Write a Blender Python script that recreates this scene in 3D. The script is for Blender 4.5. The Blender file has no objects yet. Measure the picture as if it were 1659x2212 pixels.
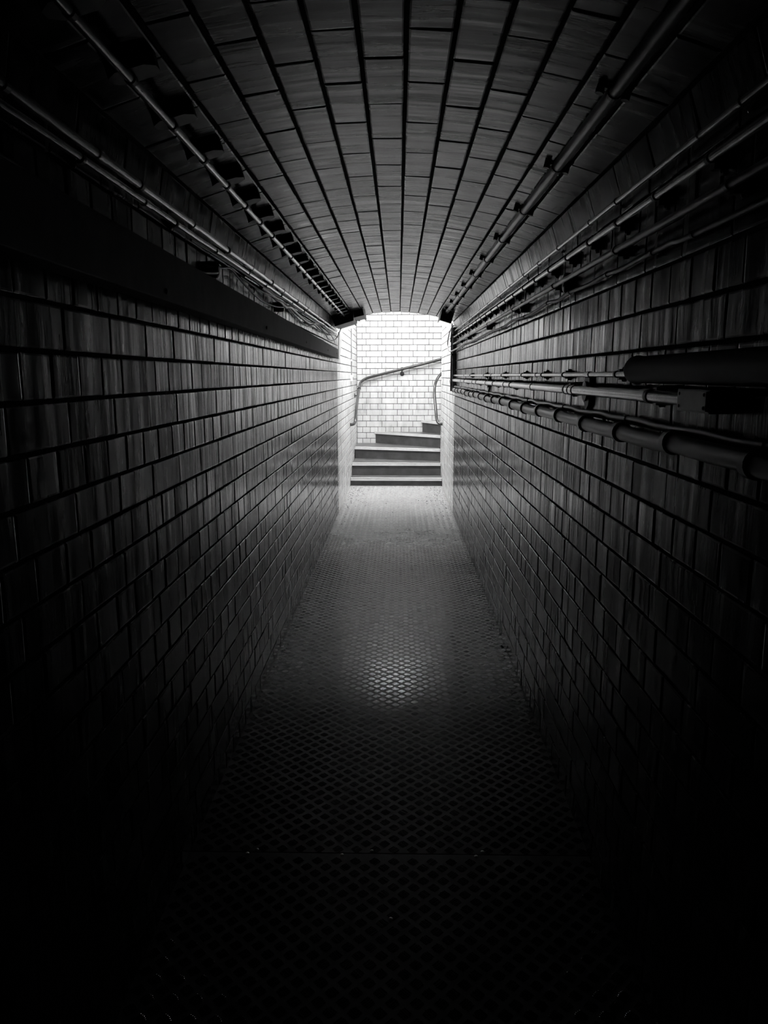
import bpy, math, random
from mathutils import Vector
C = bpy.context.scene.collection
R = random.Random(7)
V = Vector

# ------------------------------------------------------------------ materials
def nmat(name):
    m = bpy.data.materials.new(name); m.use_nodes = True
    return m, m.node_tree.nodes, m.node_tree.links, m.node_tree.nodes['Principled BSDF']

def mapped_noise(N, L, scale_vec, scale=1.0, detail=4, rough=.55):
    tc = N.new('ShaderNodeTexCoord'); mp = N.new('ShaderNodeMapping')
    mp.inputs['Scale'].default_value = scale_vec
    L.new(tc.outputs['Object'], mp.inputs['Vector'])
    no = N.new('ShaderNodeTexNoise'); no.inputs['Scale'].default_value = scale
    no.inputs['Detail'].default_value = detail; no.inputs['Roughness'].default_value = rough
    L.new(mp.outputs['Vector'], no.inputs['Vector'])
    return no

def ramp(N, L, src, a, b, ca, cb):
    r = N.new('ShaderNodeValToRGB')
    r.color_ramp.elements[0].position = a; r.color_ramp.elements[1].position = b
    r.color_ramp.elements[0].color = (ca,)*3+(1,); r.color_ramp.elements[1].color = (cb,)*3+(1,)
    L.new(src, r.inputs['Fac'])
    return r

def math_n(N, L, op, a, b=None):
    n = N.new('ShaderNodeMath'); n.operation = op
    for i, q in enumerate((a, b)):
        if q is None: continue
        if isinstance(q, (int, float)): n.inputs[i].default_value = q
        else: L.new(q, n.inputs[i])
    return n.outputs[0]

def tile_mat(name, lo, hi, streak, bump=.35, rlo=.12, rhi=.3, wav=.006, dirt=.55, ior=1.46):
    """glazed brick: per-brick tone, pulled ripples in the glaze, soot stains"""
    m, N, L, P = nmat(name)
    at = N.new('ShaderNodeAttribute'); at.attribute_name = 'tone'
    base = ramp(N, L, at.outputs['Fac'], 0, 1, lo, hi)
    st = mapped_noise(N, L, (2.2, 2.2, 1.6), 1.3, 6, .62)
    stain = ramp(N, L, st.outputs['Fac'], .34, .58, dirt, 1.0)
    fn = mapped_noise(N, L, streak, 1.0, 5, .6)
    fine = ramp(N, L, fn.outputs['Fac'], .3, .62, .72, 1.0)
    m1 = N.new('ShaderNodeMixRGB'); m1.blend_type = 'MULTIPLY'; m1.inputs[0].default_value = 1
    L.new(base.outputs[0], m1.inputs[1]); L.new(stain.outputs[0], m1.inputs[2])
    m2 = N.new('ShaderNodeMixRGB'); m2.blend_type = 'MULTIPLY'; m2.inputs[0].default_value = 1
    L.new(m1.outputs[0], m2.inputs[1]); L.new(fine.outputs[0], m2.inputs[2])
    L.new(m2.outputs[0], P.inputs['Base Color']); P.inputs['IOR'].default_value = ior
    rr = ramp(N, L, fn.outputs['Fac'], .35, .7, rlo, rhi)
    L.new(rr.outputs[0], P.inputs['Roughness'])
    big = mapped_noise(N, L, tuple(q*.45 for q in streak), 1.0, 2, .5)
    h = math_n(N, L, 'ADD', math_n(N, L, 'MULTIPLY', fn.outputs['Fac'], .3), big.outputs['Fac'])
    b = N.new('ShaderNodeBump'); b.inputs['Strength'].default_value = bump; b.inputs['Distance'].default_value = wav
    L.new(h, b.inputs['Height']); L.new(b.outputs[0], P.inputs['Normal'])
    return m

def plain(name, col, rough=.5, metal=0.0, var=.25, scale=14, bump=.15, coat=0):
    m, N, L, P = nmat(name)
    no = mapped_noise(N, L, (1, 1, 1), scale, 5)
    c = ramp(N, L, no.outputs['Fac'], .3, .7, col*(1-var), col*(1+var))
    L.new(c.outputs[0], P.inputs['Base Color'])
    P.inputs['Roughness'].default_value = rough; P.inputs['Metallic'].default_value = metal
    b = N.new('ShaderNodeBump'); b.inputs['Strength'].default_value = bump; b.inputs['Distance'].default_value = .002
    n2 = mapped_noise(N, L, (1, 1, 1), scale*6, 3)
    L.new(n2.outputs['Fac'], b.inputs['Height']); L.new(b.outputs[0], P.inputs['Normal'])
    P.inputs['Coat Weight'].default_value = coat
    return m

M = {}
M['wall_tile'] = tile_mat('glazed_wall_brick', .025, .085, (26, 26, 3.0), bump=.55, rlo=.10, rhi=.34, ior=1.5)  # shaded copy of the white brick, tunnel gloom put into its colour
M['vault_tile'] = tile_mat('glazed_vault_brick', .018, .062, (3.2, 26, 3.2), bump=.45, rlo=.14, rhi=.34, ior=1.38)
M['white_tile'] = tile_mat('lit_white_brick', .72, .77, (9, 9, 3.0), bump=.25, dirt=.95, ior=1.5, rlo=.25, rhi=.4)  # lit copy of the wall brick, stairwell brightness put into its colour
M['grout'] = plain('dark_sooty_mortar', .035, .95, var=.4, scale=40)
M['mortar_light'] = plain('grey_mortar', .06, .95, var=.3, scale=40)
M['render'] = plain('painted_render', .75, .8, var=.05)
M['dark_metal'] = plain('dark_painted_steel', .03, .45, .2)
M['black_cable'] = plain('black_rubber', .02, .38, 0, coat=.2)
M['steel'] = plain('galvanised_conduit', .7, .2, .8, var=.15)
M['grey_pipe'] = plain('worn_painted_pipe', .11, .3, .1, var=.3)
M['cable'] = plain('grey_cable_sheath', .20, .42)
M['board'] = plain('dark_stained_board', .03, .7, var=.4)
M['board_light'] = plain('pale_painted_board', .42, .6)
M['white_enamel'] = plain('white_enamel', .8, .35, var=.04)
M['housing'] = plain('dark_grey_housing', .07, .5, var=.2)
M['riser'] = plain('grey_painted_riser', .06, .55, var=.35, scale=9)
M['tread'] = plain('worn_grey_tread', .13, .4, var=.45, scale=7)
M['nosing'] = plain('pale_stair_nosing', .75, .5, var=.08)
M['rail'] = plain('polished_rail', .03, .25, 0, var=.2)
M['brass'] = plain('round_screw_head', .5, .3, .9)
M['rubble'] = plain('crumbled_mortar_crumbs', .22, .9, var=.6, scale=60)
M['dark_dirt'] = plain('oily_dirt_flakes', .03, .9, var=.5, scale=60)

def floor_mat():
    m, N, L, P = nmat('chequer_plate')
    tc = N.new('ShaderNodeTexCoord'); sp = N.new('ShaderNodeSeparateXYZ'); L.new(tc.outputs['Object'], sp.inputs[0])
    no = mapped_noise(N, L, (1.4, .8, 1), 2.4, 7, .65)
    # dust trodden off the stairs lies thick by the bottom step and thins out along the plate
    d = math_n(N, L, 'MULTIPLY', math_n(N, L, 'SUBTRACT', sp.outputs['Y'], 6.3), .3)
    d = math_n(N, L, 'ADD', d, math_n(N, L, 'MULTIPLY', math_n(N, L, 'SUBTRACT', no.outputs['Fac'], .5), .9))
    dust = ramp(N, L, d, .05, .95, 0, 1)
    n2 = mapped_noise(N, L, (1, 1, 1), 45, 4)
    at = N.new('ShaderNodeAttribute'); at.attribute_name = 'tone'     # 1 on the worn bars, 0 on the plate between
    clean = math_n(N, L, 'SUBTRACT', 1.0, dust.outputs[0])
    worn = math_n(N, L, 'MULTIPLY', at.outputs['Fac'], clean)
    base = math_n(N, L, 'ADD', math_n(N, L, 'MULTIPLY', n2.outputs['Fac'], .025), math_n(N, L, 'MULTIPLY', at.outputs['Fac'], .5))
    dc = ramp(N, L, n2.outputs['Fac'], .25, .6, .24, .42)
    mx = N.new('ShaderNodeMixRGB'); L.new(dust.outputs[0], mx.inputs[0]); L.new(base, mx.inputs[1]); L.new(dc.outputs[0], mx.inputs[2])
    L.new(mx.outputs[0], P.inputs['Base Color'])
    L.new(math_n(N, L, 'MULTIPLY', worn, .85), P.inputs['Metallic'])
    r0 = math_n(N, L, 'SUBTRACT', .52, math_n(N, L, 'MULTIPLY', worn, .34))
    L.new(math_n(N, L, 'ADD', r0, math_n(N, L, 'MULTIPLY', dust.outputs[0], .3)), P.inputs['Roughness'])
    P.inputs['Specular IOR Level'].default_value = .3
    b = N.new('ShaderNodeBump'); b.inputs['Strength'].default_value = .25; b.inputs['Distance'].default_value = .001
    L.new(n2.outputs['Fac'], b.inputs['Height']); L.new(b.outputs[0], P.inputs['Normal'])
    return m
M['floor'] = floor_mat()
def emis(name, s):
    if name in bpy.data.materials: return bpy.data.materials[name]
    m, N, L, P = nmat(name)
    P.inputs['Base Color'].default_value = (.8, .8, .8, 1)
    P.inputs['Emission Color'].default_value = (1, 1, 1, 1); P.inputs['Emission Strength'].default_value = s
    return m

# ------------------------------------------------------------------ mesh helpers
class MB:
    def __init__(s): s.v = []; s.f = []; s.t = []; s.mi = []
    def add(s, vs, fs, tone=.5, mi=0):
        o = len(s.v); s.v += [tuple(p) for p in vs]
        s.f += [tuple(i+o for i in f) for f in fs]; s.t += [tone]*len(fs); s.mi += [mi]*len(fs)
    def box(s, a, b, mi=0):
        x0, y0, z0 = a; x1, y1, z1 = b
        s.hexa([(x0,y0,z0),(x1,y0,z0),(x1,y1,z0),(x0,y1,z0),(x0,y0,z1),(x1,y0,z1),(x1,y1,z1),(x0,y1,z1)], mi)
    def hexa(s, p, mi=0):
        s.add(p, [(0,3,2,1),(4,5,6,7),(0,1,5,4),(1,2,6,5),(2,3,7,6),(3,0,4,7)], mi=mi)
    def prism(s, poly, e, mi=0):
        """closed polygon of 3D points extruded by vector e"""
        n = len(poly); e = V(e)
        s.add([V(p) for p in poly]+[V(p)+e for p in poly],
              [tuple(range(n))[::-1], tuple(range(n, 2*n))]+[(i, (i+1) % n, (i+1) % n+n, i+n) for i in range(n)], mi=mi)
    def tube(s, pts, r, n=12, mi=0):
        pts = [V(p) for p in pts]; rs = r if isinstance(r, list) else [r]*len(pts)
        vs = []; up = None
        for i, p in enumerate(pts):
            t = (pts[min(i+1, len(pts)-1)]-pts[max(i-1, 0)]).normalized()
            if up is None:
                up = V((0, 0, 1)) if abs(t.z) < .9 else V((1, 0, 0))
            a = (up-t*up.dot(t)).normalized(); up = a; b = t.cross(a)
            for k in range(n):
                g = 2*math.pi*k/n; vs.append(p+(a*math.cos(g)+b*math.sin(g))*rs[i])
        fs = []
        for i in range(len(pts)-1):
            for k in range(n):
                k2 = (k+1) % n; fs.append((i*n+k, i*n+k2, (i+1)*n+k2, (i+1)*n+k))
        fs += [tuple(range(n))[::-1], tuple(range((len(pts)-1)*n, len(pts)*n))]
        s.add(vs, fs, mi=mi)
    def disc(s, c, ax, r, h, n=14, dome=0, mi=0):
        c = V(c); ax = V(ax).normalized()
        if dome: s.tube([c, c+ax*h*.5, c+ax*h*.85, c+ax*h], [r, r*.88, r*.55, r*.1], n, mi)
        else: s.tube([c, c+ax*h], r, n, mi)
    def build(s, name, mats, parent=None, smooth=False, bevel=0, angle=35):
        me = bpy.data.meshes.new(name); me.from_pydata(s.v, [], s.f)
        mats = mats if isinstance(mats, list) else [mats]
        for m in mats: me.materials.append(m)
        a = me.attributes.new('tone', 'FLOAT', 'FACE'); a.data.foreach_set('value', s.t)
        me.polygons.foreach_set('material_index', s.mi)
        if smooth: me.polygons.foreach_set('use_smooth', [True]*len(s.f)); me.set_sharp_from_angle(angle=math.radians(angle))
        me.update()
        o = bpy.data.objects.new(name, me); C.objects.link(o)
        if bevel:
            bv = o.modifiers.new('bevel', 'BEVEL'); bv.width = bevel; bv.segments = 2; bv.limit_method = 'ANGLE'
        if parent:
            o.parent = parent
            bpy.context.view_layer.update() if False else None
            o.matrix_parent_inverse = parent.matrix_basis.inverted()
        return o

def tag(o, label, cat, group=None, kind=None):
    o['label'] = label; o['category'] = cat
    if group: o['group'] = group
    if kind: o['kind'] = kind
    return o
def thing(name, loc, label, cat, group=None):
    o = bpy.data.objects.new(name, None); C.objects.link(o); o.location = loc; o.empty_display_size = .05
    return tag(o, label, cat, group)
def struct(o): o['kind'] = 'structure'; return o

def smooth_path(pts, k=6):
    pts = [V(p) for p in pts]; out = []
    for i in range(len(pts)-1):
        p0 = pts[max(i-1, 0)]; p1 = pts[i]; p2 = pts[i+1]; p3 = pts[min(i+2, len(pts)-1)]
        for j in range(k):
            t = j/k
            out.append(.5*((2*p1)+(p2-p0)*t+(2*p0-5*p1+4*p2-p3)*t*t+(3*p1-p0-3*p2+p3)*t**3))
    out.append(pts[-1]); return out

# one glazed brick on a patch given by a map (u,v)->point and its outward normal
def brick(mb, P, n, u0, u1, v0, v1, t=.007, tone=None, mi=0):
    tone = R.random() if tone is None else tone
    n = V(n); off = R.uniform(-.0008, .0008)
    ta, tb = R.uniform(-1, 1)*.0022, R.uniform(-1, 1)*.0010
    su = 1 if (u1-u0) > .03 else .3
    rings = [(0, 0, False), (0, t-.0022, True), (.0012, t-.0008, True), (.0045, t, True)]
    vs = []
    jit = [(R.uniform(-.0008, .0008), R.uniform(-.0008, .0008)) for _ in range(4)]
    for ins, dep, q in rings:
        for c, (a, b) in enumerate(((0, 0), (1, 0), (1, 1), (0, 1))):
            uu = (u0+ins+jit[c][0]) if a == 0 else (u1-ins+jit[c][0]); vv = (v0+ins+jit[c][1]) if b == 0 else (v1-ins+jit[c][1])
            d = dep+(off+(a-.5)*ta*su+(b-.5)*tb if q else 0)
            vs.append(V(P(uu, vv))+n*d)
    fs = []
    for r in range(3):
        for c in range(4):
            c2 = (c+1) % 4; fs.append((r*4+c, r*4+c2, r*4+4+c2, r*4+4+c))
    fs.append((12, 13, 14, 15))
    # orient
    a, b, c = vs[12], vs[13], vs[14]
    if (b-a).cross(c-b).dot(n) < 0: fs = [f[::-1] for f in fs]
    mb.add(vs, fs, tone, mi)

ROW = .0918
def english(mb, P, n, ua, ub, rows, uphase, L0=.2457, gu=.0048, gv=.0085, skip=None, mi=0):
    """rows: list of (v0, v1, is_stretcher)"""
    for v0, v1, st in rows:
        w = L0 if st else L0/2
        start = uphase if st else uphase+L0/4
        k = math.floor((ua-start)/w)-1
        while True:
            a = start+k*w; b = a+w; k += 1
            if b <= ua+.012: continue
            if a >= ub-.012: break
            a = max(a, ua); b = min(b, ub)
            if skip and skip(.5*(a+b), .5*(v0+v1)): continue
            brick(mb, P, n, a+gu/2, b-gu/2, v0+gv/2, v1-gv/2, mi=mi)

def rows_for(v_lo, v_hi, phase, stretcher_at_phase, pitch=ROW):
    """rows with joints at phase+k*pitch; the row just above the phase joint is stretcher or not"""
    out = []; k = math.floor((v_lo-phase)/pitch)
    while phase+k*pitch < v_hi-.01:
        a = max(phase+k*pitch, v_lo); b = min(phase+(k+1)*pitch, v_hi)
        if b-a > .02: out.append((a, b, (k % 2 == 0) == stretcher_at_phase))
        k += 1
    return out

FZ = -1.5; XL = -.66; XR = .605; Y0 = -1.2; YV = 8.2; YR = 10.8; YB = 12.0; ZT = 1.78
T = .007
# ------------------------------------------------------------------ walls
def near_rows(rows, y0, y1, mb, P, n, phase, **k): english(mb, P, n, y0, y1, rows, phase, **k)

mb = MB()
PL = lambda u, v: (XL-T, u, v)
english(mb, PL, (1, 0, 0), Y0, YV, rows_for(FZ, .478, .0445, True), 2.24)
english(mb, PL, (1, 0, 0), YV, YB-.004, rows_for(FZ, ZT, .0445, True), 2.24, mi=2)  # same wall past the vault, in the lit brick colour
mb.v_tiles = len(mb.f)
mb.box((XL-.15, Y0-.1, FZ-.1), (XL-T+.0004, YB+.1, ZT), 1)
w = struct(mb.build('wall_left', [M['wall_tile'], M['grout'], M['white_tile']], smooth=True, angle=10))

mb = MB()
PR = lambda u, v: (XR+T, u, v)
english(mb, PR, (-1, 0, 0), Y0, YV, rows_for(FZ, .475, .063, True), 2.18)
english(mb, PR, (-1, 0, 0), YV, YR, rows_for(FZ, ZT, .063, True), 2.18, mi=2)  # past the vault this wall too takes the lit brick colour
# the end of this wall, turning to the right behind the stairs
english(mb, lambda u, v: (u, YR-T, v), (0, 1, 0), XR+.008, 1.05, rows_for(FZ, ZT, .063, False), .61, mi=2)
mb.box((XR+T-.0004, Y0-.1, FZ-.1), (1.05, YR-T+.0004, ZT), 1)
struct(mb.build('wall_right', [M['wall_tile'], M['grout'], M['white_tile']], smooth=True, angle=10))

mb = MB()
english(mb, lambda u, v: (u, YB+T, v), (0, -1, 0), XL+.002, 2.35, rows_for(-1.7, ZT, .020, False, .0912), -.018, gv=.008, gu=.006)
mb.box((XL-.15, YB+T-.0004, -1.7), (2.45, YB+.15, ZT), 1)
struct(mb.build('wall_back', [M['white_tile'], M['mortar_light']], smooth=True, angle=10))

mb = MB()
english(mb, lambda u, v: (2.35+T, u, v), (-1, 0, 0), YR-1.2, YB, rows_for(-1.7, ZT, .020, False, .0912), 0, gv=.0062)
mb.box((2.35+T-.0004, YR-1.3, -1.7), (2.5, YB+.1, ZT), 1)
struct(mb.build('wall_right', [M['white_tile'], M['mortar_light']], smooth=True, angle=10))
mb = MB(); mb.box((1.05, YR-1.3, -1.7), (2.45, YR-1.15, ZT)); struct(mb.build('wall_front', M['render']))

# ------------------------------------------------------------------ vault
XC = -.0345; RV = 1.9; HALF = .6105; ZS = .563
CZ = ZS-math.sqrt(RV*RV-HALF*HALF)
A0 = math.asin(HALF/RV)
def arc(s, r=RV):      # s = arc length from the left edge
    g = -A0+s/RV
    return V((XC+r*math.sin(g), 0, CZ+r*math.cos(g)))
ARC = 2*A0*RV; NS = 13; SW = ARC/NS
mb = MB()
TL = .274
for k in range(NS):
    s0, s1 = k*SW, (k+1)*SW
    g = -A0+(s0+s1)/2/RV; n = V((-math.sin(g), 0, -math.cos(g)))
    ph = 1.87 if (k % 2 == 1) else 2.03-.02
    def P(u, v, n=n): q = arc(v); return (q.x-n.x*T, u, q.z-n.z*T)
    kk = math.floor((Y0-ph)/TL)
    while True:
        a = ph+kk*TL; b = a+TL; kk += 1
        if a >= YV-.012: break
        j0 = R.uniform(-.006, .006)
        brick(mb, P, n, max(a, Y0)+.002, min(b, YV)-.002, s0+.0045, s1-.0045)
# springer course each side
for side in (0, 1):
    e = arc(0) if side == 0 else arc(ARC)
    bt = V((XL, 0, .475)) if side == 0 else V((XR, 0, .475))
    d = bt-e; Ln = d.length; d.normalize()
    n = V((-d.z, 0, d.x)); n = n if (n.x > 0) == (side == 0) else -n
    def P(u, v, e=e, d=d, n=n): q = e+d*v-n*T; return (q.x, u, q.z)
    kk = math.floor((Y0-1.9)/TL)
    while True:
        a = 1.9+kk*TL; b = a+TL; kk += 1
        if a >= YV-.012: break
        brick(mb, P, n, max(a, Y0)+.0015, min(b, YV)-.0015, .004, Ln-.003)
# mortar shell behind the bricks
prof = [V((XL-T, 0, .472))]+[arc(ARC*i/26, RV+T-.0004) for i in range(27)]+[V((XR+T, 0, .472))]
outer = [V((XR+.14, 0, .472)), V((XR+.14, 0, .95)), V((XL-.14, 0, .95)), V((XL-.14, 0, .472))]
mb.prism([p+V((0, Y0-.1, 0)) for p in prof+outer], (0, YV-Y0+.1, 0), 1)
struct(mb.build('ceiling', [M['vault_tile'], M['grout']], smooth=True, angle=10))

# upper wall over the mouth of the vault, seen from the stairwell side
mb = MB(); mb.box((XL-.14, YV-.12, .95), (XR+.14, YV, ZT)); struct(mb.build('wall_front', M['render']))
mb = MB(); mb.box((XL-.15, YV-.12, ZT), (2.5, YB+.15, ZT+.1)); struct(mb.build('ceiling', M['render']))
mb = MB(); mb.box((XL-.15, Y0-.2, FZ-.1), (XR+.15, Y0-.1, .95)); struct(mb.build('wall_rear', M['grout']))

# ------------------------------------------------------------------ floor: five-bar chequer plate
mb = MB()
SEAM = 2.16
for a, b in ((Y0-.1, SEAM-.0025), (SEAM+.0025, 10.29)):
    mb.box((XL-T, a, FZ-.012), (XR+T, b, FZ)); mb.t = [0.0]*len(mb.t)
mb.box((XL-.1, Y0-.1, FZ-.06), (XR+.1, 10.29, FZ-.0125))
CELL = .030
def bars(mb):
    vs = []; fs = []
    j = 0; y = .35
    while y < 10.26:
        lod = y > 6
        nx = int((XR-XL)/(2*CELL))+1
        for i in range(nx+1):
            x = XL+.02+2*CELL*i+(CELL if j % 2 else 0)
            if x > XR-.012 or x < XL+.012: continue
            if abs(y-SEAM) < .018: continue
            sg = 1 if j % 2 else -1
            dx, dy = .7071, .7071*sg            # bar direction
            px, py = -dy, dx                    # across the bars
            for q in (-2, -1, 0, 1, 2):
                cx, cy = x+px*q*.0060, y+py*q*.0060
                hl = .0168-.0012*abs(q); hw = .0018; h = .0017; tw = .0004
                o = len(vs)
                e = .0030
                for (s_, w_, z_) in ((-hl, 0, 0), (-hl+e, -hw, 0), (hl-e, -hw, 0), (hl, 0, 0), (hl-e, hw, 0), (-hl+e, hw, 0),
                                     (-hl+e, -tw, h), (hl-e, -tw, h), (hl-e, tw, h), (-hl+e, tw, h)):
                    vs.append((cx+dx*s_+px*w_, cy+dy*s_+py*w_, FZ-.0002+z_))
                fs += [(o, o+1, o+6), (o+1, o+2, o+7, o+6), (o+2, o+3, o+7), (o+3, o+8, o+7), (o+3, o+4, o+8), (o+4, o+5, o+9, o+8), (o+5, o, o+9), (o, o+6, o+9), (o+6, o+7, o+8, o+9)]
        y += CELL; j += 1
    mb.add(vs, fs, 1.0)
bars(mb)
fl = struct(mb.build('floor', M['floor']))
for x, y in [(-.477, 2.152), (-.45, 2.172), (-.175, 2.15), (-.081, 2.172), (.251, 2.15), (.274, 2.174), (-.017, 1.867)]:
    m_ = MB(); m_.disc((x, y, FZ), (0, 0, 1), .0065, .0035, 12, dome=1)
    m_.build('screw_head', M['brass'], fl, smooth=True)

# ------------------------------------------------------------------ stairs
st = thing('staircase', (-.03, 10.3, FZ), 'dark winder steps with pale nosings turning up to the right at the tunnel end', 'staircase')
G = .004
noses = [((XL+G, 10.27), (XR-G, 10.27), -1.392), ((XL+G, 10.60), (XR-G, 10.60), -1.222), ((XL+G, 11.26), (XR+.0, 10.90), -1.052),
         ((-.384, YB-G), (.62, 11.17), -.875), ((.36, YB-G), (.66, 11.42), -.695), ((1.02, YB-G), (.90, 11.3), -.515), ((1.75, YB-G), (1.1, 11.0), -.335)]
regions = [[(XL+G, 10.9), (XR-G, 10.9)],
           [(XL+G, 11.56), (XR-G, 11.1)],
           [(XL+G, YB-G), (.2, YB-G), (XR, 11.4)],
           [(.75, YB-G), (.9, 11.3)],
           [(1.4, YB-G), (1.1, 11.0)],
           [(2.3, YB-G), (1.3, 10.85)],
           [(2.32, YB-G), (2.32, 10.0), (1.1, 10.0)]]
for i, ((a, b, z), reg) in enumerate(zip(noses, regions)):
    A = V((a[0], a[1], 0)); B = V((b[0], b[1], 0)); d = (B-A).normalized(); nb = V((-d.y, d.x, 0))
    if nb.y < 0: nb = -nb
    A2, B2 = A+nb*.022, B+nb*.022
    if i == 3: A2 = V((a[0]+.022, YB-G, 0))
    if i == 4: A2 = V((a[0]+.022, YB-G, 0))
    if i > 4: A2.y = YB-G-.03; A = V((A.x, YB-G-.06, 0))
    zb = (noses[i-1][2] if i else FZ)-.04
    poly = [A2, B2]+[V((x, y, 0)) for x, y in reversed(reg)]
    poly = [V((p.x, p.y, zb)) for p in poly]
    m_ = MB(); m_.prism(poly, (0, 0, z-.004-zb))
    # front face is the riser, top the tread
    stp = m_.build('step', [M['riser'], M['tread']], st)
    for p in stp.data.polygons:
        if abs(p.normal.z) > .9: p.material_index = 1
    m_ = MB()      # nosing strip: lipped profile running along the edge
    t1 = nb*.055
    q = [A, B, B+t1, A+t1]
    if i in (3, 4): q[3] = V((A.x+.05, YB-G, 0)); 
    m_.prism([V((p.x, p.y, z-.034)) for p in (A, B, B+nb*.012, A+nb*.012 if i < 3 else V((A.x+.02, YB-G, 0)))], (0, 0, .033))
    m_.prism([V((p.x, p.y, z-.007)) for p in q], (0, 0, .008))
    m_.build('nosing', M['nosing'], stp)

# ------------------------------------------------------------------ handrails
def rail(name, pts, r, label, brackets, collars):
    t = thing(name, pts[0], label, 'handrail')
    m_ = MB(); m_.tube(smooth_path(pts, 8), r, 14); m_.build('rail', M['rail'], t, smooth=True, angle=60)
    for c, wall, ax in brackets:
        b = MB(); c = V(c); wall = V(wall)
        b.disc(wall, ax, .034, .006, 20); b.disc(wall+V(ax)*.006, ax, .026, .008, 20, dome=1)
        b.tube(smooth_path([wall, wall+V(ax)*.035, (wall+V(ax)*.055)*.5+c*.5+V((0, 0, -.02)), c], 5), .009, 10)
        b.build('bracket', M['rail'], t, smooth=True, angle=10)
    for c, d in collars:
        b = MB(); c = V(c); d = V(d).normalized(); b.tube([c-d*.018, c-d*.014, c+d*.014, c+d*.018], [r+.002, r+.006, r+.006, r+.002], 14)
        b.build('collar', M['rail'], t, smooth=True)
    return t
rail('handrail', [(XL, 10.30, -.655), (-.63, 10.33, -.655), (-.605, 10.42, -.64), (-.598, 10.50, -.58), (-.597, 10.75, -.44), (-.596, 11.3, -.25), (-.597, 11.74, -.135),
                  (-.59, 11.86, -.10), (-.56, 11.92, -.07), (-.50, 11.935, -.038), (-.40, 11.935, -.008), (.04, 11.935, .10), (.66, 11.935, .255), (1.5, 11.935, .50), (2.2, 11.935, .72)],
     .0205, 'long dark metal handrail climbing across the white brick back wall, on a round bracket',
     [((.055, 11.935, .104), (.055, YB, .03), (0, -1, 0)), ((-.597, 11.35, -.235), (XL, 11.35, -.29), (1, 0, 0)), ((1.3, 11.935, .44), (1.3, YB, .37), (0, -1, 0))],
     [((-.597, 11.50, -.19), (0, .95, .3)), ((.055, 11.935, .104), (1, 0, .25))])
rail('handrail', [(XR, 10.38, -.652), (.575, 10.38, -.65), (.545, 10.40, -.63), (.528, 10.43, -.58), (.520, 10.47, -.50), (.508, 10.55, -.36), (.503, 10.62, -.23), (.512, 10.70, -.13),
                  (.545, 10.80, -.05), (.59, 10.88, .01), (.66, 10.93, .06), (.85, 10.95, .14), (1.05, 10.95, .22)],
     .0195, 'short curved dark handrail at the right wall end, bending round the corner',
     [((.66, 10.93, .06), (.66, YR+.001, .02), (0, 1, 0))], [])

# ------------------------------------------------------------------ conduits, pipes and their clips
def conduit(name, label, cat, x, z, r, y0, y1, m, clips, clip_fn, coup=(), group=None, wob=0, drop=0):
    """straight run along the tunnel; x and z may fall off linearly by `drop`"""
    t = thing(name, (x, y0, z), label, cat, group)
    m_ = MB(); pts = []; n = max(2, int((y1-y0)/.25))
    for i in range(n+1):
        y = y0+(y1-y0)*i/n
        pts.append((x+R.uniform(-wob, wob), y, z+drop*(y-y0)+R.uniform(-wob, wob)))
    m_.tube(pts, r, 14); m_.build('pipe', m, t, smooth=True, angle=60)
    for y in coup:
        b = MB(); q = z+drop*(y-y0)
        b.tube([(x, y-.022, q), (x, y-.02, q), (x, y+.02, q), (x, y+.022, q)], [r, r+.0022, r+.0022, r], 14)
        b.build('coupling', m, t, smooth=True, angle=40)
    for y in clips: clip_fn(t, x, y, z+drop*(y-y0), r)
    return t
def ring(b, x, y, z, r, w=.008, th=.0022, mi=0):
    b.tube([(x, y-w, z), (x, y-w, z), (x, y+w, z)], [r*.9, r+th, r+th], 16, mi)
def wall_clip(side, X, w=.012, lug=.022, mat='dark_metal', spacer=True):
    def f(t, x, y, z, r):
        b = MB(); ring(b, x, y, z, r, w*.5)
        s = side                                   # +1: wall at greater x
        x0, x1 = sorted((X, x+s*r*.6))
        if spacer: b.box((x0, y-w*.7, z-r-lug*.55), (x1, y+w*.7, z+r+lug*.55))
        for q in (-1, 1):
            b.box((min(X, X-s*.004), y-w*.6, z+q*(r+lug*.5)-lug*.5), (max(X, X-s*.004), y+w*.6, z+q*(r+lug*.5)+lug*.5))
            b.disc((X-s*.004, y, z+q*(r+lug*.6)), (-s, 0, 0), .005, .004, 8, dome=1)
        b.build('clip', M[mat], t)
    return f
def vault_z(x, r=RV): return CZ+math.sqrt(r*r-(x-XC)**2)
# vault clips: spacer block and saddle fixed to the brick vault
def vault_clip(wide, thick, hexy):
    def f(t, x, y, z, r):
        g = math.asin((x-XC)/RV); n = V((-math.sin(g), 0, -math.cos(g))); tg = V((math.cos(g), 0, -math.sin(g)))
        top = V((x, y, 0)); top.z = vault_z(x); top += n*.0
        b = MB(); ring(b, x, y, z, r, .007)
        h = (top-V((x, y, z))).dot(-n)-r*.6
        if hexy:
            pl = []
            for (u, w_) in ((-wide*.5, -.012), (-wide*.3, -.03), (wide*.3, -.03), (wide*.5, -.012), (wide*.5, .012), (wide*.3, .03), (-wide*.3, .03), (-wide*.5, .012)):
                pl.append(top+tg*u+V((0, w_, 0))-n*.001)
            b.prism(pl, n*(h+.001))
        else:
            for q in (-1, 1):
                c = top+tg*q*(r+.013)
                b.disc(c-n*.005, n, .009, .024, 12)
            pl = [top+tg*u+V((0, w_, 0))-n*.004 for (u, w_) in ((-r-.018, -.008), (r+.018, -.008), (r+.018, .008), (-r-.018, .008))]
            b.prism(pl, n*(.012))
        b.build('clip', M['dark_metal'], t)
    return f

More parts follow.
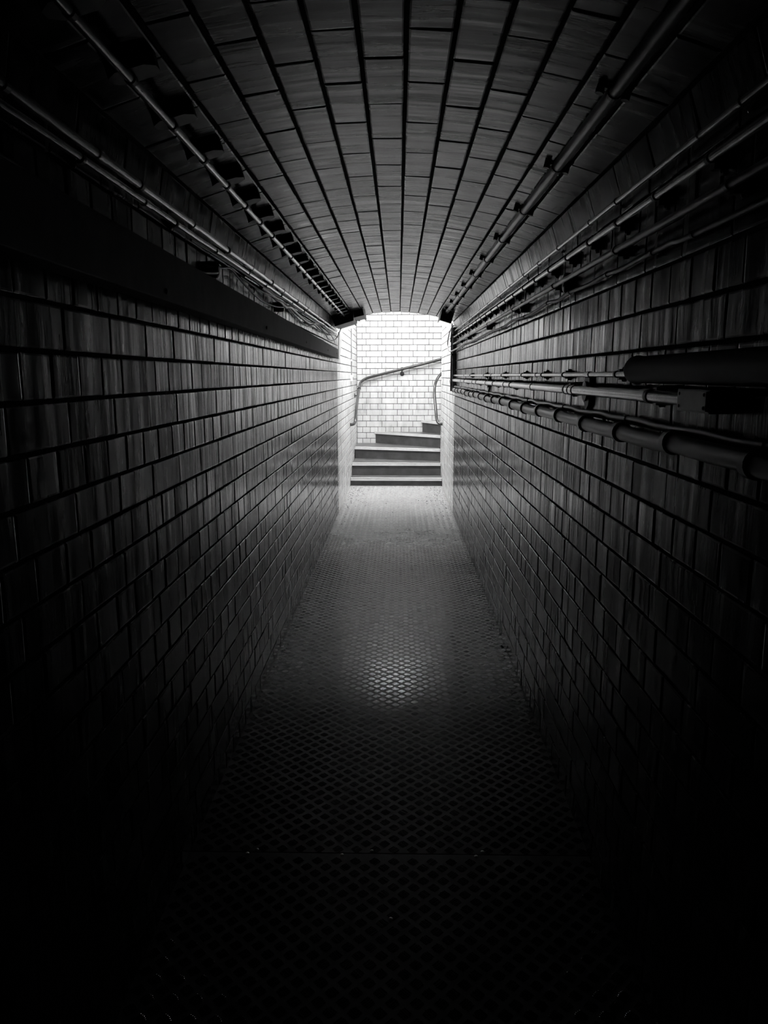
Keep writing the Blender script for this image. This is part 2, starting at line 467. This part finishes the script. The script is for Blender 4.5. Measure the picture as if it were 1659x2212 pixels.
# left vault conduit
cl = [1.30+.275*i for i in range(23)]
conduit('conduit', 'shiny steel conduit on the left of the vaulted ceiling, held by closely spaced dark clips', 'pipe', -.522, .567, .0095, -.6, 7.44, M['steel'], cl, vault_clip(.098, .02, True))
# right vault conduit
conduit('conduit', 'thick dark conduit on the right of the vaulted ceiling with round two-screw saddles', 'pipe', .455, .592, .0155, -.6, 7.34, M['grey_pipe'],
        [1.15+.58*i for i in range(11)], vault_clip(.06, .02, False))
# right wall, from the top
conduit('conduit', 'uppermost bright conduit on the right wall, tucked under the edge of the vault', 'pipe', .586, .462, .0075, -.4, 8.02, M['steel'],
        [1.4, 2.15, 2.9, 3.65, 4.6, 5.6, 6.6], wall_clip(1, XR, .010, .010, 'steel', False), coup=(1.6, 2.45, 3.3, 4.1, 5.1, 6.2, 7.2))
conduit('conduit', 'second conduit down on the right wall, with closely spaced black clips', 'pipe', .578, .398, .0085, -.4, 8.02, M['steel'],
        [1.2+.30*i for i in range(23)], wall_clip(1, XR, .012, .022))
c3 = conduit('conduit', 'third conduit down on the right wall, dark, with black junction boxes behind it', 'pipe', .576, .328, .0085, -.4, 8.10, M['grey_pipe'],
             [1.4, 2.1, 2.9, 3.9, 5.0, 6.2, 7.3], wall_clip(1, XR, .012, .014))
for y, s in ((2.75, .034), (3.70, .026), (5.1, .024), (6.5, .022)):
    b = MB(); b.tube([(XR, y, .322), (XR-.022, y, .322), (XR-.026, y, .322)], [s, s, s*.85], 18)
    b.disc((XR-.026, y, .322), (-1, 0, 0), s*.4, .003, 12)
    b.build('junction_box', M['dark_metal'], c3, smooth=True, angle=40)
def cable(name, label, pts, r, m, cat='cable', group=None, ties=()):
    t = thing(name, pts[0], label, cat, group)
    sp = smooth_path(pts, 7)
    m_ = MB(); m_.tube(sp, r, 10); m_.build('sheath', m, t, smooth=True, angle=70)
    for i in ties:
        b = MB(); p = V(pts[i]); b.tube([p+V((0, -.005, 0)), p+V((0, .005, 0))], r+.002, 12)
        X = XL if p.x < 0 else XR
        b.box((min(p.x, X), p.y-.004, p.z-.002), (max(p.x, X), p.y+.004, p.z+.002))
        b.build('cable_clip', M['dark_metal'], t)
    return t
cable('cable', 'wavy grey cable on the right wall, running just below the third conduit',
      [(.592, -.3, .285), (.592, .8, .279), (.59, 1.587, .279), (.59, 1.703, .284), (.59, 1.836, .283), (.59, 2.081, .279), (.59, 2.221, .283), (.59, 2.431, .279), (.59, 2.687, .283), (.59, 2.891, .276),
       (.59, 3.087, .284), (.59, 3.36, .274), (.59, 3.629, .273), (.59, 4.017, .281), (.59, 4.41, .271), (.59, 5.116, .280), (.59, 6.2, .272), (.59, 6.9, .283), (.59, 7.45, .270)],
      .0065, M['cable'], ties=(2, 4, 6, 8, 10, 12, 14))
conduit('conduit', 'thin bright conduit at eye level on the right wall, running into a dark round sleeve', 'pipe', .583, .004, .0075, 1.84, 8.02, M['steel'],
        [2.05, 2.7, 3.1, 3.6, 4.3, 5.2, 6.2], wall_clip(1, XR, .012, .012), coup=(2.35, 3.25, 4.8, 6.8))
# round sleeve
t = thing('pipe_sleeve', (.560, 1.82, .014), 'wide dark round sleeve over the near end of the eye-level conduit, right wall', 'pipe')
b = MB(); b.tube([(.566, .2, .014), (.566, 1.80, .014), (.566, 1.815, .014), (.566, 1.82, .014)], [.031, .031, .034, .033], 28); b.build('sleeve', M['dark_metal'], t, smooth=True, angle=45)
b = MB(); b.tube([(.566, 1.82, .014), (.566, 1.824, .014)], .029, 28); b.build('end_cap', M['grey_pipe'], t, smooth=True, angle=45)
# main worn pipe
mp = conduit('water_pipe', 'worn metal pipe on the right wall just above the black socketed pipe', 'pipe', .578, -.046, .0145, 1.52, 8.02, M['steel'],
             [1.75, 2.62, 3.9, 4.6, 5.6, 6.6], wall_clip(1, XR, .016, .010), coup=(1.78, 2.52, 2.58, 3.30, 4.15, 5.0, 5.9, 7.0))
for y, s in ((2.42, .052), (5.05, .045)):
    b = MB(); pl = []
    for k in range(22):
        g = 2*math.pi*k/22; rr = s*(1+.16*math.sin(3*g+1)+.10*math.sin(7*g))
        pl.append(V((XR-.001, y+rr*.9*math.cos(g), -.048+rr*math.sin(g))))
    b.prism(pl, (-.010, 0, 0)); b.disc((XR-.011, y, -.048), (-1, 0, 0), s*.6, .006, 18)
    b.build('pipe_bracket', M['dark_metal'], mp)
# label / joint box at the near end
t = thing('junction_box', (.578, 1.45, -.046), 'small scuffed rectangular box where the worn pipe ends on the right wall', 'junction box')
b = MB(); b.box((.556, 1.365, -.068), (XR, 1.525, -.024)); b.build('box_body', M['grey_pipe'], t, bevel=.003)
b = MB(); b.box((.553, 1.375, -.064), (.556, 1.515, -.028)); cv = b.build('cover_plate', M['cable'], t, bevel=.001)
for y, z in ((1.385, -.058), (1.505, -.034), (1.385, -.034), (1.505, -.058)):
    b = MB(); b.disc((.553, y, z), (-1, 0, 0), .0035, .002, 10, dome=1); b.build('screw', M['dark_metal'], cv)
# black socketed pipe with its rider cable
t = thing('socketed_pipe', (.570, .1, -.145), 'glossy black pipe with a collar at every joint, lowest on the right wall', 'pipe')
ys = [0.10+.37*i for i in range(22)]
for i in range(len(ys)-1):
    a, bb = ys[i], ys[i+1]; zc = -.140-.004*math.sin(i*1.7); sag = -.003
    m_ = MB(); pts = [(.573, a+(bb-a)*k/6, zc+sag*math.sin(math.pi*k/6)) for k in range(7)]
    m_.tube(pts, [.020, .0195, .0195, .0195, .0195, .020, .0215], 18); m_.build('pipe_section', M['black_cable'], t, smooth=True, angle=60)
    b = MB(); b.tube([(.573, bb-.014, zc), (.573, bb-.012, zc), (.573, bb+.010, zc), (.573, bb+.013, zc)], [.020, .0262, .0262, .021], 18)
    b.box((.58, bb-.008, zc-.012), (XR, bb+.008, zc+.012))
    b.build('collar', M['black_cable'], t, smooth=True, angle=40)
cp = []
y = .1
while y < 8.0:
    cp.append((.586, y, -.107-.0035*math.sin(y*math.pi/.37*1.0)**2+R.uniform(-.001, .001))); y += .123
cable('cable', 'thin black cable lying on top of the black socketed pipe, right wall', cp, .0075, M['black_cable'], ties=range(3, 60, 6))

# vertical trunking at the mouth of the vault, right side
t = thing('cable_trunking', (.583, 8.1, -.2), 'upright dark trunking at the far right, where the wall pipes end', 'trunking')
b = MB(); b.box((.566, 8.075, -.165), (XR, 8.112, .50)); b.build('trunking_body', M['grey_pipe'], t, bevel=.003)
b = MB(); b.tube([(.562, 8.132, -.16), (.562, 8.132, .2), (.562, 8.132, .50)], .011, 12); b.build('riser_pipe', M['dark_metal'], t, smooth=True)
for z in (-.05, .22, .42):
    b = MB(); b.box((.552, 8.07, z-.008), (XR, 8.148, z+.008)); b.build('strap', M['dark_metal'], t)
cable('cable', 'black cable hanging in a loop beside the upright trunking at the far right corner',
      [(.578, 8.15, .52), (.556, 8.30, .483), (.55, 8.5, .422), (.55, 8.62, .374), (.55, 8.62, .327), (.55, 8.5, .285), (.553, 8.30, .262), (.555, 8.05, .254), (.57, 7.75, .262), (.588, 7.4, .272)], .0075, M['grey_pipe'])
cable('cable', 'thin pale wire bowed out from the right wall just below the upright trunking',
      [(.58, 8.16, -.02), (.572, 8.42, -.035), (.572, 8.5, -.07), (.575, 8.4, -.11), (.585, 8.16, -.14)], .003, M['cable'])

# left wall: pair of pipes below the vault edge
conduit('conduit', 'upper of the two joined bright pipes under the left edge of the vault', 'pipe', -.640, .462, .0105, -.5, 7.95, M['steel'],
        [1.3, 1.95, 2.92, 3.9, 4.85, 6.1, 7.2], wall_clip(-1, XL, .016, .008), coup=(1.7, 2.45, 3.4, 4.3, 5.4, 6.6), wob=.0012)
conduit('conduit', 'lower of the two joined bright pipes under the left edge of the vault', 'pipe', -.642, .430, .0085, -.5, 7.9, M['steel'],
        [1.6, 2.25, 3.3, 4.2, 5.2, 6.6], wall_clip(-1, XL, .012, .008), coup=(2.0, 2.75, 3.75, 4.65, 5.8, 7.0), wob=.002)
cable('cable', 'pale sagging cable, nearest of those above the dark plank on the left wall',
      [(-.64, .9, .37), (-.635, 1.45, .335), (-.62, 1.862, .318), (-.62, 2.012, .313), (-.62, 2.221, .312), (-.62, 2.369, .314), (-.62, 2.522, .329), (-.62, 2.65, .346), (-.645, 2.72, .36)], .005, M['cable'])
cable('cable', 'grey cable drooping from the farther left wall clamp above the plank',
      [(-.645, 2.6, .36), (-.62, 2.72, .372), (-.62, 2.86, .388), (-.62, 2.976, .377), (-.62, 3.149, .357), (-.62, 3.311, .344), (-.62, 3.531, .333), (-.62, 3.88, .343), (-.62, 4.137, .362), (-.645, 4.25, .37)], .0042, M['cable'])
cable('cable', 'long tangled black cable looping along the left wall up into the left light',
      [(-.635, 3.1, .39), (-.62, 3.509, .376), (-.62, 3.663, .381), (-.62, 3.809, .384), (-.62, 3.919, .377), (-.62, 4.063, .385), (-.62, 4.218, .39), (-.62, 4.381, .374), (-.62, 4.589, .354), (-.62, 4.891, .337),
       (-.62, 5.196, .329), (-.62, 5.457, .353), (-.62, 5.745, .385), (-.62, 6.059, .378), (-.62, 6.408, .358), (-.62, 6.729, .321), (-.62, 7.092, .322), (-.61, 7.45, .352), (-.59, 7.62, .42), (-.575, 7.66, .465)], .0045, M['cable'])
cable('cable', 'thin straightish grey cable just under the joined pipes of the left wall',
      [(-.638, 2.4, .41), (-.635, 3.2, .414), (-.63, 3.9, .405), (-.625, 4.366, .414), (-.625, 4.834, .405), (-.625, 5.463, .41), (-.625, 5.896, .402), (-.625, 6.344, .407), (-.625, 6.792, .386), (-.63, 7.3, .36), (-.64, 7.7, .33)], .004, M['cable'])
cable('cable', 'black cable bundle bulging below the joined pipes at mid-length of the left wall',
      [(-.64, 3.6, .405), (-.63, 4.0, .39), (-.625, 4.25, .375), (-.63, 4.5, .392), (-.635, 4.9, .378), (-.625, 5.3, .362), (-.63, 5.7, .38), (-.635, 6.2, .372), (-.64, 6.9, .38), (-.64, 7.6, .40)], .010, M['black_cable'])
t = thing('cable_clamp', (XL, 4.2, .36), 'dark round clamp gathering the loose cables on the left wall above the plank', 'clamp')
b = MB(); b.tube([(XL, 4.2, .368), (XL+.03, 4.2, .368), (XL+.036, 4.2, .368)], [.026, .026, .018], 16); b.build('clamp_body', M['dark_metal'], t, smooth=True, angle=40)
b = MB(); b.tube(smooth_path([(XL+.01, 4.2, .35), (XL+.012, 4.13, .33), (XL+.012, 4.06, .30)], 4), .003, 6); b.build('loose_wire', M['black_cable'], t)
t = thing('cable_clamp', (XL, 2.66, .35), 'dark round clamp at the end of the sagging pale cable on the left wall', 'clamp')
b = MB(); b.tube([(XL, 2.68, .36), (XL+.035, 2.68, .36), (XL+.041, 2.68, .36)], [.028, .028, .018], 16); b.build('clamp_body', M['dark_metal'], t, smooth=True, angle=40)
cable('cable', 'small pale wire loop on the bricks below the left light',
      [(-.652, 7.5, .27), (-.645, 7.62, .275), (-.645, 7.72, .262), (-.645, 7.78, .24), (-.645, 7.9, .262), (-.645, 8.0, .29), (-.65, 8.06, .30)], .003, M['dark_metal'])

# plank on the left wall
t = thing('wall_plank', (-.6, 4, .17), 'long dark plank fixed along the left wall below the pipes', 'plank')
b = MB()
b.hexa([(XL, -.5, .200), (-.602, -.5, .200), (-.602, 7.62, .172), (XL, 7.62, .172), (XL, -.5, .345), (-.602, -.5, .345), (-.602, 7.62, .262), (XL, 7.62, .262)])
pk = b.build('plank_board', M['board'], t, bevel=.003)
for y in (2.0, 3.5, 5.0, 6.5, 7.45):
    b = MB(); b.disc((-.602, y, .215), (1, 0, 0), .008, .005, 10, dome=1); b.build('bolt', M['dark_metal'], pk)
t = thing('corner_board', (-.65, 8.2, .2), 'pale narrow upright board at the far end of the dark plank', 'board')
b = MB(); b.hexa([(XL, 8.20, .18), (-.642, 8.20, .18), (-.642, 8.36, .18), (XL, 8.36, .18), (XL, 8.42, .52), (-.642, 8.42, .52), (-.642, 8.86, .52), (XL, 8.86, .52)])
b.build('board', M['board_light'], t, bevel=.002)

# small conduit and switch on the far left wall
t = thing('conduit', (-.65, 10.5, 0), 'slim pale upright conduit on the bright far left wall, above a small switch', 'pipe')
b = MB(); b.tube([(-.65, 10.55, .01), (-.65, 10.55, ZT-.01)], .008, 12); b.build('pipe', M['cable'], t, smooth=True)
b = MB(); b.box((XL, 10.53, .198), (-.638, 10.57, .222)); b.build('clip', M['white_enamel'], t)
t = thing('light_switch', (-.65, 10.5, -.03), 'small pale surface-mounted switch box at the foot of the slim conduit', 'switch')
b = MB(); b.box((XL, 10.45, -.075), (-.632, 10.65, .01)); sb = b.build('back_box', M['white_enamel'], t, bevel=.003)
b = MB(); b.box((-.632, 10.53, -.05), (-.626, 10.57, -.015)); b.build('rocker', M['cable'], sb)

# ------------------------------------------------------------------ luminaires at the mouth of the vault
t = thing('wall_light', (-.53, 7.6, .5), 'dark boxy light with a white underside at the left of the vault mouth', 'light')
f_ = [V((-.648, 7.42, .555)), V((-.437, 7.42, .622)), V((-.433, 7.42, .523)), V((-.615, 7.42, .468))]
b = MB(); b.prism(f_, (0, .40, 0)); hs = b.build('housing', M['housing'], t, bevel=.004)
b = MB(); b.prism([V((-.655, 7.98, .482)), V((-.462, 7.98, .536)), V((-.456, 7.98, .508)), V((-.645, 7.98, .458))], (0, .20, 0)); b.build('diffuser', emis('faint_diffuser', .8), t, bevel=.003)
b = MB(); b.prism([V((-.655, 7.83, .55)), V((-.43, 7.83, .62)), V((-.43, 7.83, .53)), V((-.61, 7.83, .476))], (0, .34, 0)); b.build('end_cap', M['housing'], t, bevel=.004)
t = thing('bulkhead_light', (-.39, 7.8, .6), 'small light with a white bowl under a dark plate, beside the boxy left light', 'light')
b = MB(); b.prism([V((-.434, 7.50, .630)), V((-.352, 7.50, .652)), V((-.336, 7.50, .580)), V((-.434, 7.50, .556))], (0, .60, 0)); b.build('mounting_block', M['housing'], t, bevel=.004)
b = MB(); vs = []; n = 16
pr = []
for k in range(n+1):
    g = math.pi*k/n; pr.append(V((-.408-.056*math.cos(g), 7.97, .588-.060*math.sin(g)**.6-.056*math.cos(g)*.25)))
b.prism(pr, (0, .20, 0)); b.build('bowl', emis('faint_diffuser', .8), t, smooth=True, angle=40, bevel=.004)
b = MB(); b.box((-.418, 7.955, .556), (-.400, 7.972, .600)); b.build('catch', M['dark_metal'], t)
t = thing('wall_light', (.46, 7.5, .5), 'dark boxy light with a white underside at the right of the vault mouth', 'light')
b = MB(); b.prism([V((.410, 7.32, .625)), V((.527, 7.32, .590)), V((.495, 7.32, .487)), V((.388, 7.32, .520))], (0, .42, 0)); b.build('housing', M['housing'], t, bevel=.004)
b = MB(); b.prism([V((.388, 7.325, .518)), V((.493, 7.325, .486)), V((.491, 7.325, .477)), V((.386, 7.325, .509))], (0, .41, 0)); b.build('diffuser', emis('faint_diffuser', .8), t, bevel=.002)
t = thing('cable_bundle', (.56, 7.9, .5), 'ragged bundle of loose black wires hanging in the far right corner below the vault', 'cable')
for k in range(5):
    b = MB(); x = .530+.005*k; p = [(x, 7.72+.05*k, .52), (x+R.uniform(-.01, .005), 7.75+.05*k, .46), (x+R.uniform(-.01, .005), 7.76+.05*k, .40), (x+R.uniform(-.01, .005), 7.80+.04*k, .34)]
    b.tube(smooth_path(p, 5), .0035, 8); b.build('wire', M['black_cable'] if k % 2 else M['cable'], t, smooth=True)

# ------------------------------------------------------------------ crumbs along the foot of the walls (nobody could count them)
mb = MB()
def crumb(mb, x, y, s, z=FZ):
    pts = []
    n = 5; a0 = R.random()*6
    for k in range(n):
        g = a0+2*math.pi*k/n; q = s*R.uniform(.6, 1.1); pts.append(V((x+q*math.cos(g), y+q*math.sin(g), z-.0005)))
    top = V((x, y, z+s*R.uniform(.3, .8)))
    mb.add(pts+[top], [(k, (k+1) % n, n) for k in range(n)]+[tuple(range(n))[::-1]], R.random())
for i in range(1500):
    y = R.uniform(3.0, 10.22)**1.0
    side = R.random() < .5; d = abs(R.gauss(0, .028))+.004
    x = XL+d if side else XR-d
    crumb(mb, x, y, R.uniform(.002, .008)*(1.6 if R.random() < .06 else 1))
for i in range(260): crumb(mb, R.uniform(XL+.02, XR-.02), 10.25-abs(R.gauss(0, .06)), R.uniform(.003, .010))
tag(mb.build('mortar_crumbs', M['rubble']), 'crumbled mortar and grit gathered along the foot of both walls', 'debris', kind='stuff')
mb = MB()
for i in range(320):
    y = 10.2-abs(R.gauss(0, 1.6)); 
    if y < 4: continue
    u = R.random(); x = XL+.04+abs(R.gauss(0, .10)) if u < .45 else (XR-.04-abs(R.gauss(0, .10)) if u < .85 else R.uniform(XL+.1, XR-.1))
    if x < XL+.01 or x > XR-.01: continue
    crumb(mb, x, y, R.uniform(.003, .010), FZ+.0015)
tag(mb.build('dirt_flakes', M['dark_dirt']), 'dark flakes of dirt scattered over the pale floor before the steps', 'debris', kind='stuff')

# ------------------------------------------------------------------ lamp of the stairwell, plus two added fill lamps
def tube_lamp(x, y, z, lx, ly, strength, label):
    t = thing('ceiling_light', (x, y, z), label, 'light')
    b = MB(); b.box((x-lx/2-.03, y-ly/2-.03, z-.05), (x+lx/2+.03, y+ly/2+.03, z)); b.build('housing', M['white_enamel'], t, bevel=.005)
    b = MB(); b.box((x-lx/2, y-ly/2, z-.075), (x+lx/2, y+ly/2, z-.05)); b.build('diffuser', emis('lit_diffuser_%d' % strength, strength), t)
tube_lamp(-.03, 10.5, ZT, .75, .24, 64, 'bright ceiling light over the foot of the stairs, above the lower steps')
tube_lamp(-.03, 9.2, ZT, .8, .30, 105, 'added ceiling fill light just beyond the vault mouth, nearest the tunnel')  # fill lamp added to brighten the side walls and lower back wall
tube_lamp(1.6, 11.2, ZT, .5, .30, 45, 'added unseen fill light over the upper steps, round the corner to the right')  # unseen lamp added to brighten the back and left walls

for o in list(C.objects):
    if o.parent or 'category' not in o: continue
    n = o.name.split('.')[0]
    if n == 'conduit' and o.location.x > .57: o['group'] = 'conduits along the right wall'
    if n == 'conduit' and -.65 < o.location.x < -.63: o['group'] = 'pipe pair along the left wall'
    if n == 'cable' and o.location.x < 0: o['group'] = 'loose cables above the plank'
    if n == 'cable_clamp': o['group'] = 'cable clamps above the plank'
    if n == 'handrail': o['group'] = 'handrails of the stairs'
    if n == 'wall_light': o['group'] = 'boxy lights at the vault mouth'
    if n == 'ceiling_light': o['group'] = 'ceiling lights of the stairwell'

# ------------------------------------------------------------------ world, camera, view
w = bpy.data.worlds.new('world'); bpy.context.scene.world = w; w.use_nodes = True
w.node_tree.nodes['Background'].inputs[0].default_value = (0, 0, 0, 1)
cam = bpy.data.cameras.new('camera'); co = bpy.data.objects.new('camera', cam); C.objects.link(co)
cam.sensor_fit = 'VERTICAL'; cam.sensor_height = 36; cam.lens = 1620/2212*36; cam.clip_start = .05
co.location = (0, 0, 0); co.rotation_euler = (math.radians(90-10.29), 0, math.radians(1.096))
sc = bpy.context.scene; sc.camera = co
sc.view_settings.view_transform = 'Standard'; sc.view_settings.look = 'None'; sc.view_settings.gamma = 1
sc.view_settings.use_curve_mapping = False; sc.view_settings.exposure = 0.22
sc.cycles.max_bounces = 12; sc.cycles.diffuse_bounces = 8; sc.cycles.glossy_bounces = 8; sc.cycles.sample_clamp_indirect = 3
sc.cycles.use_denoising = True
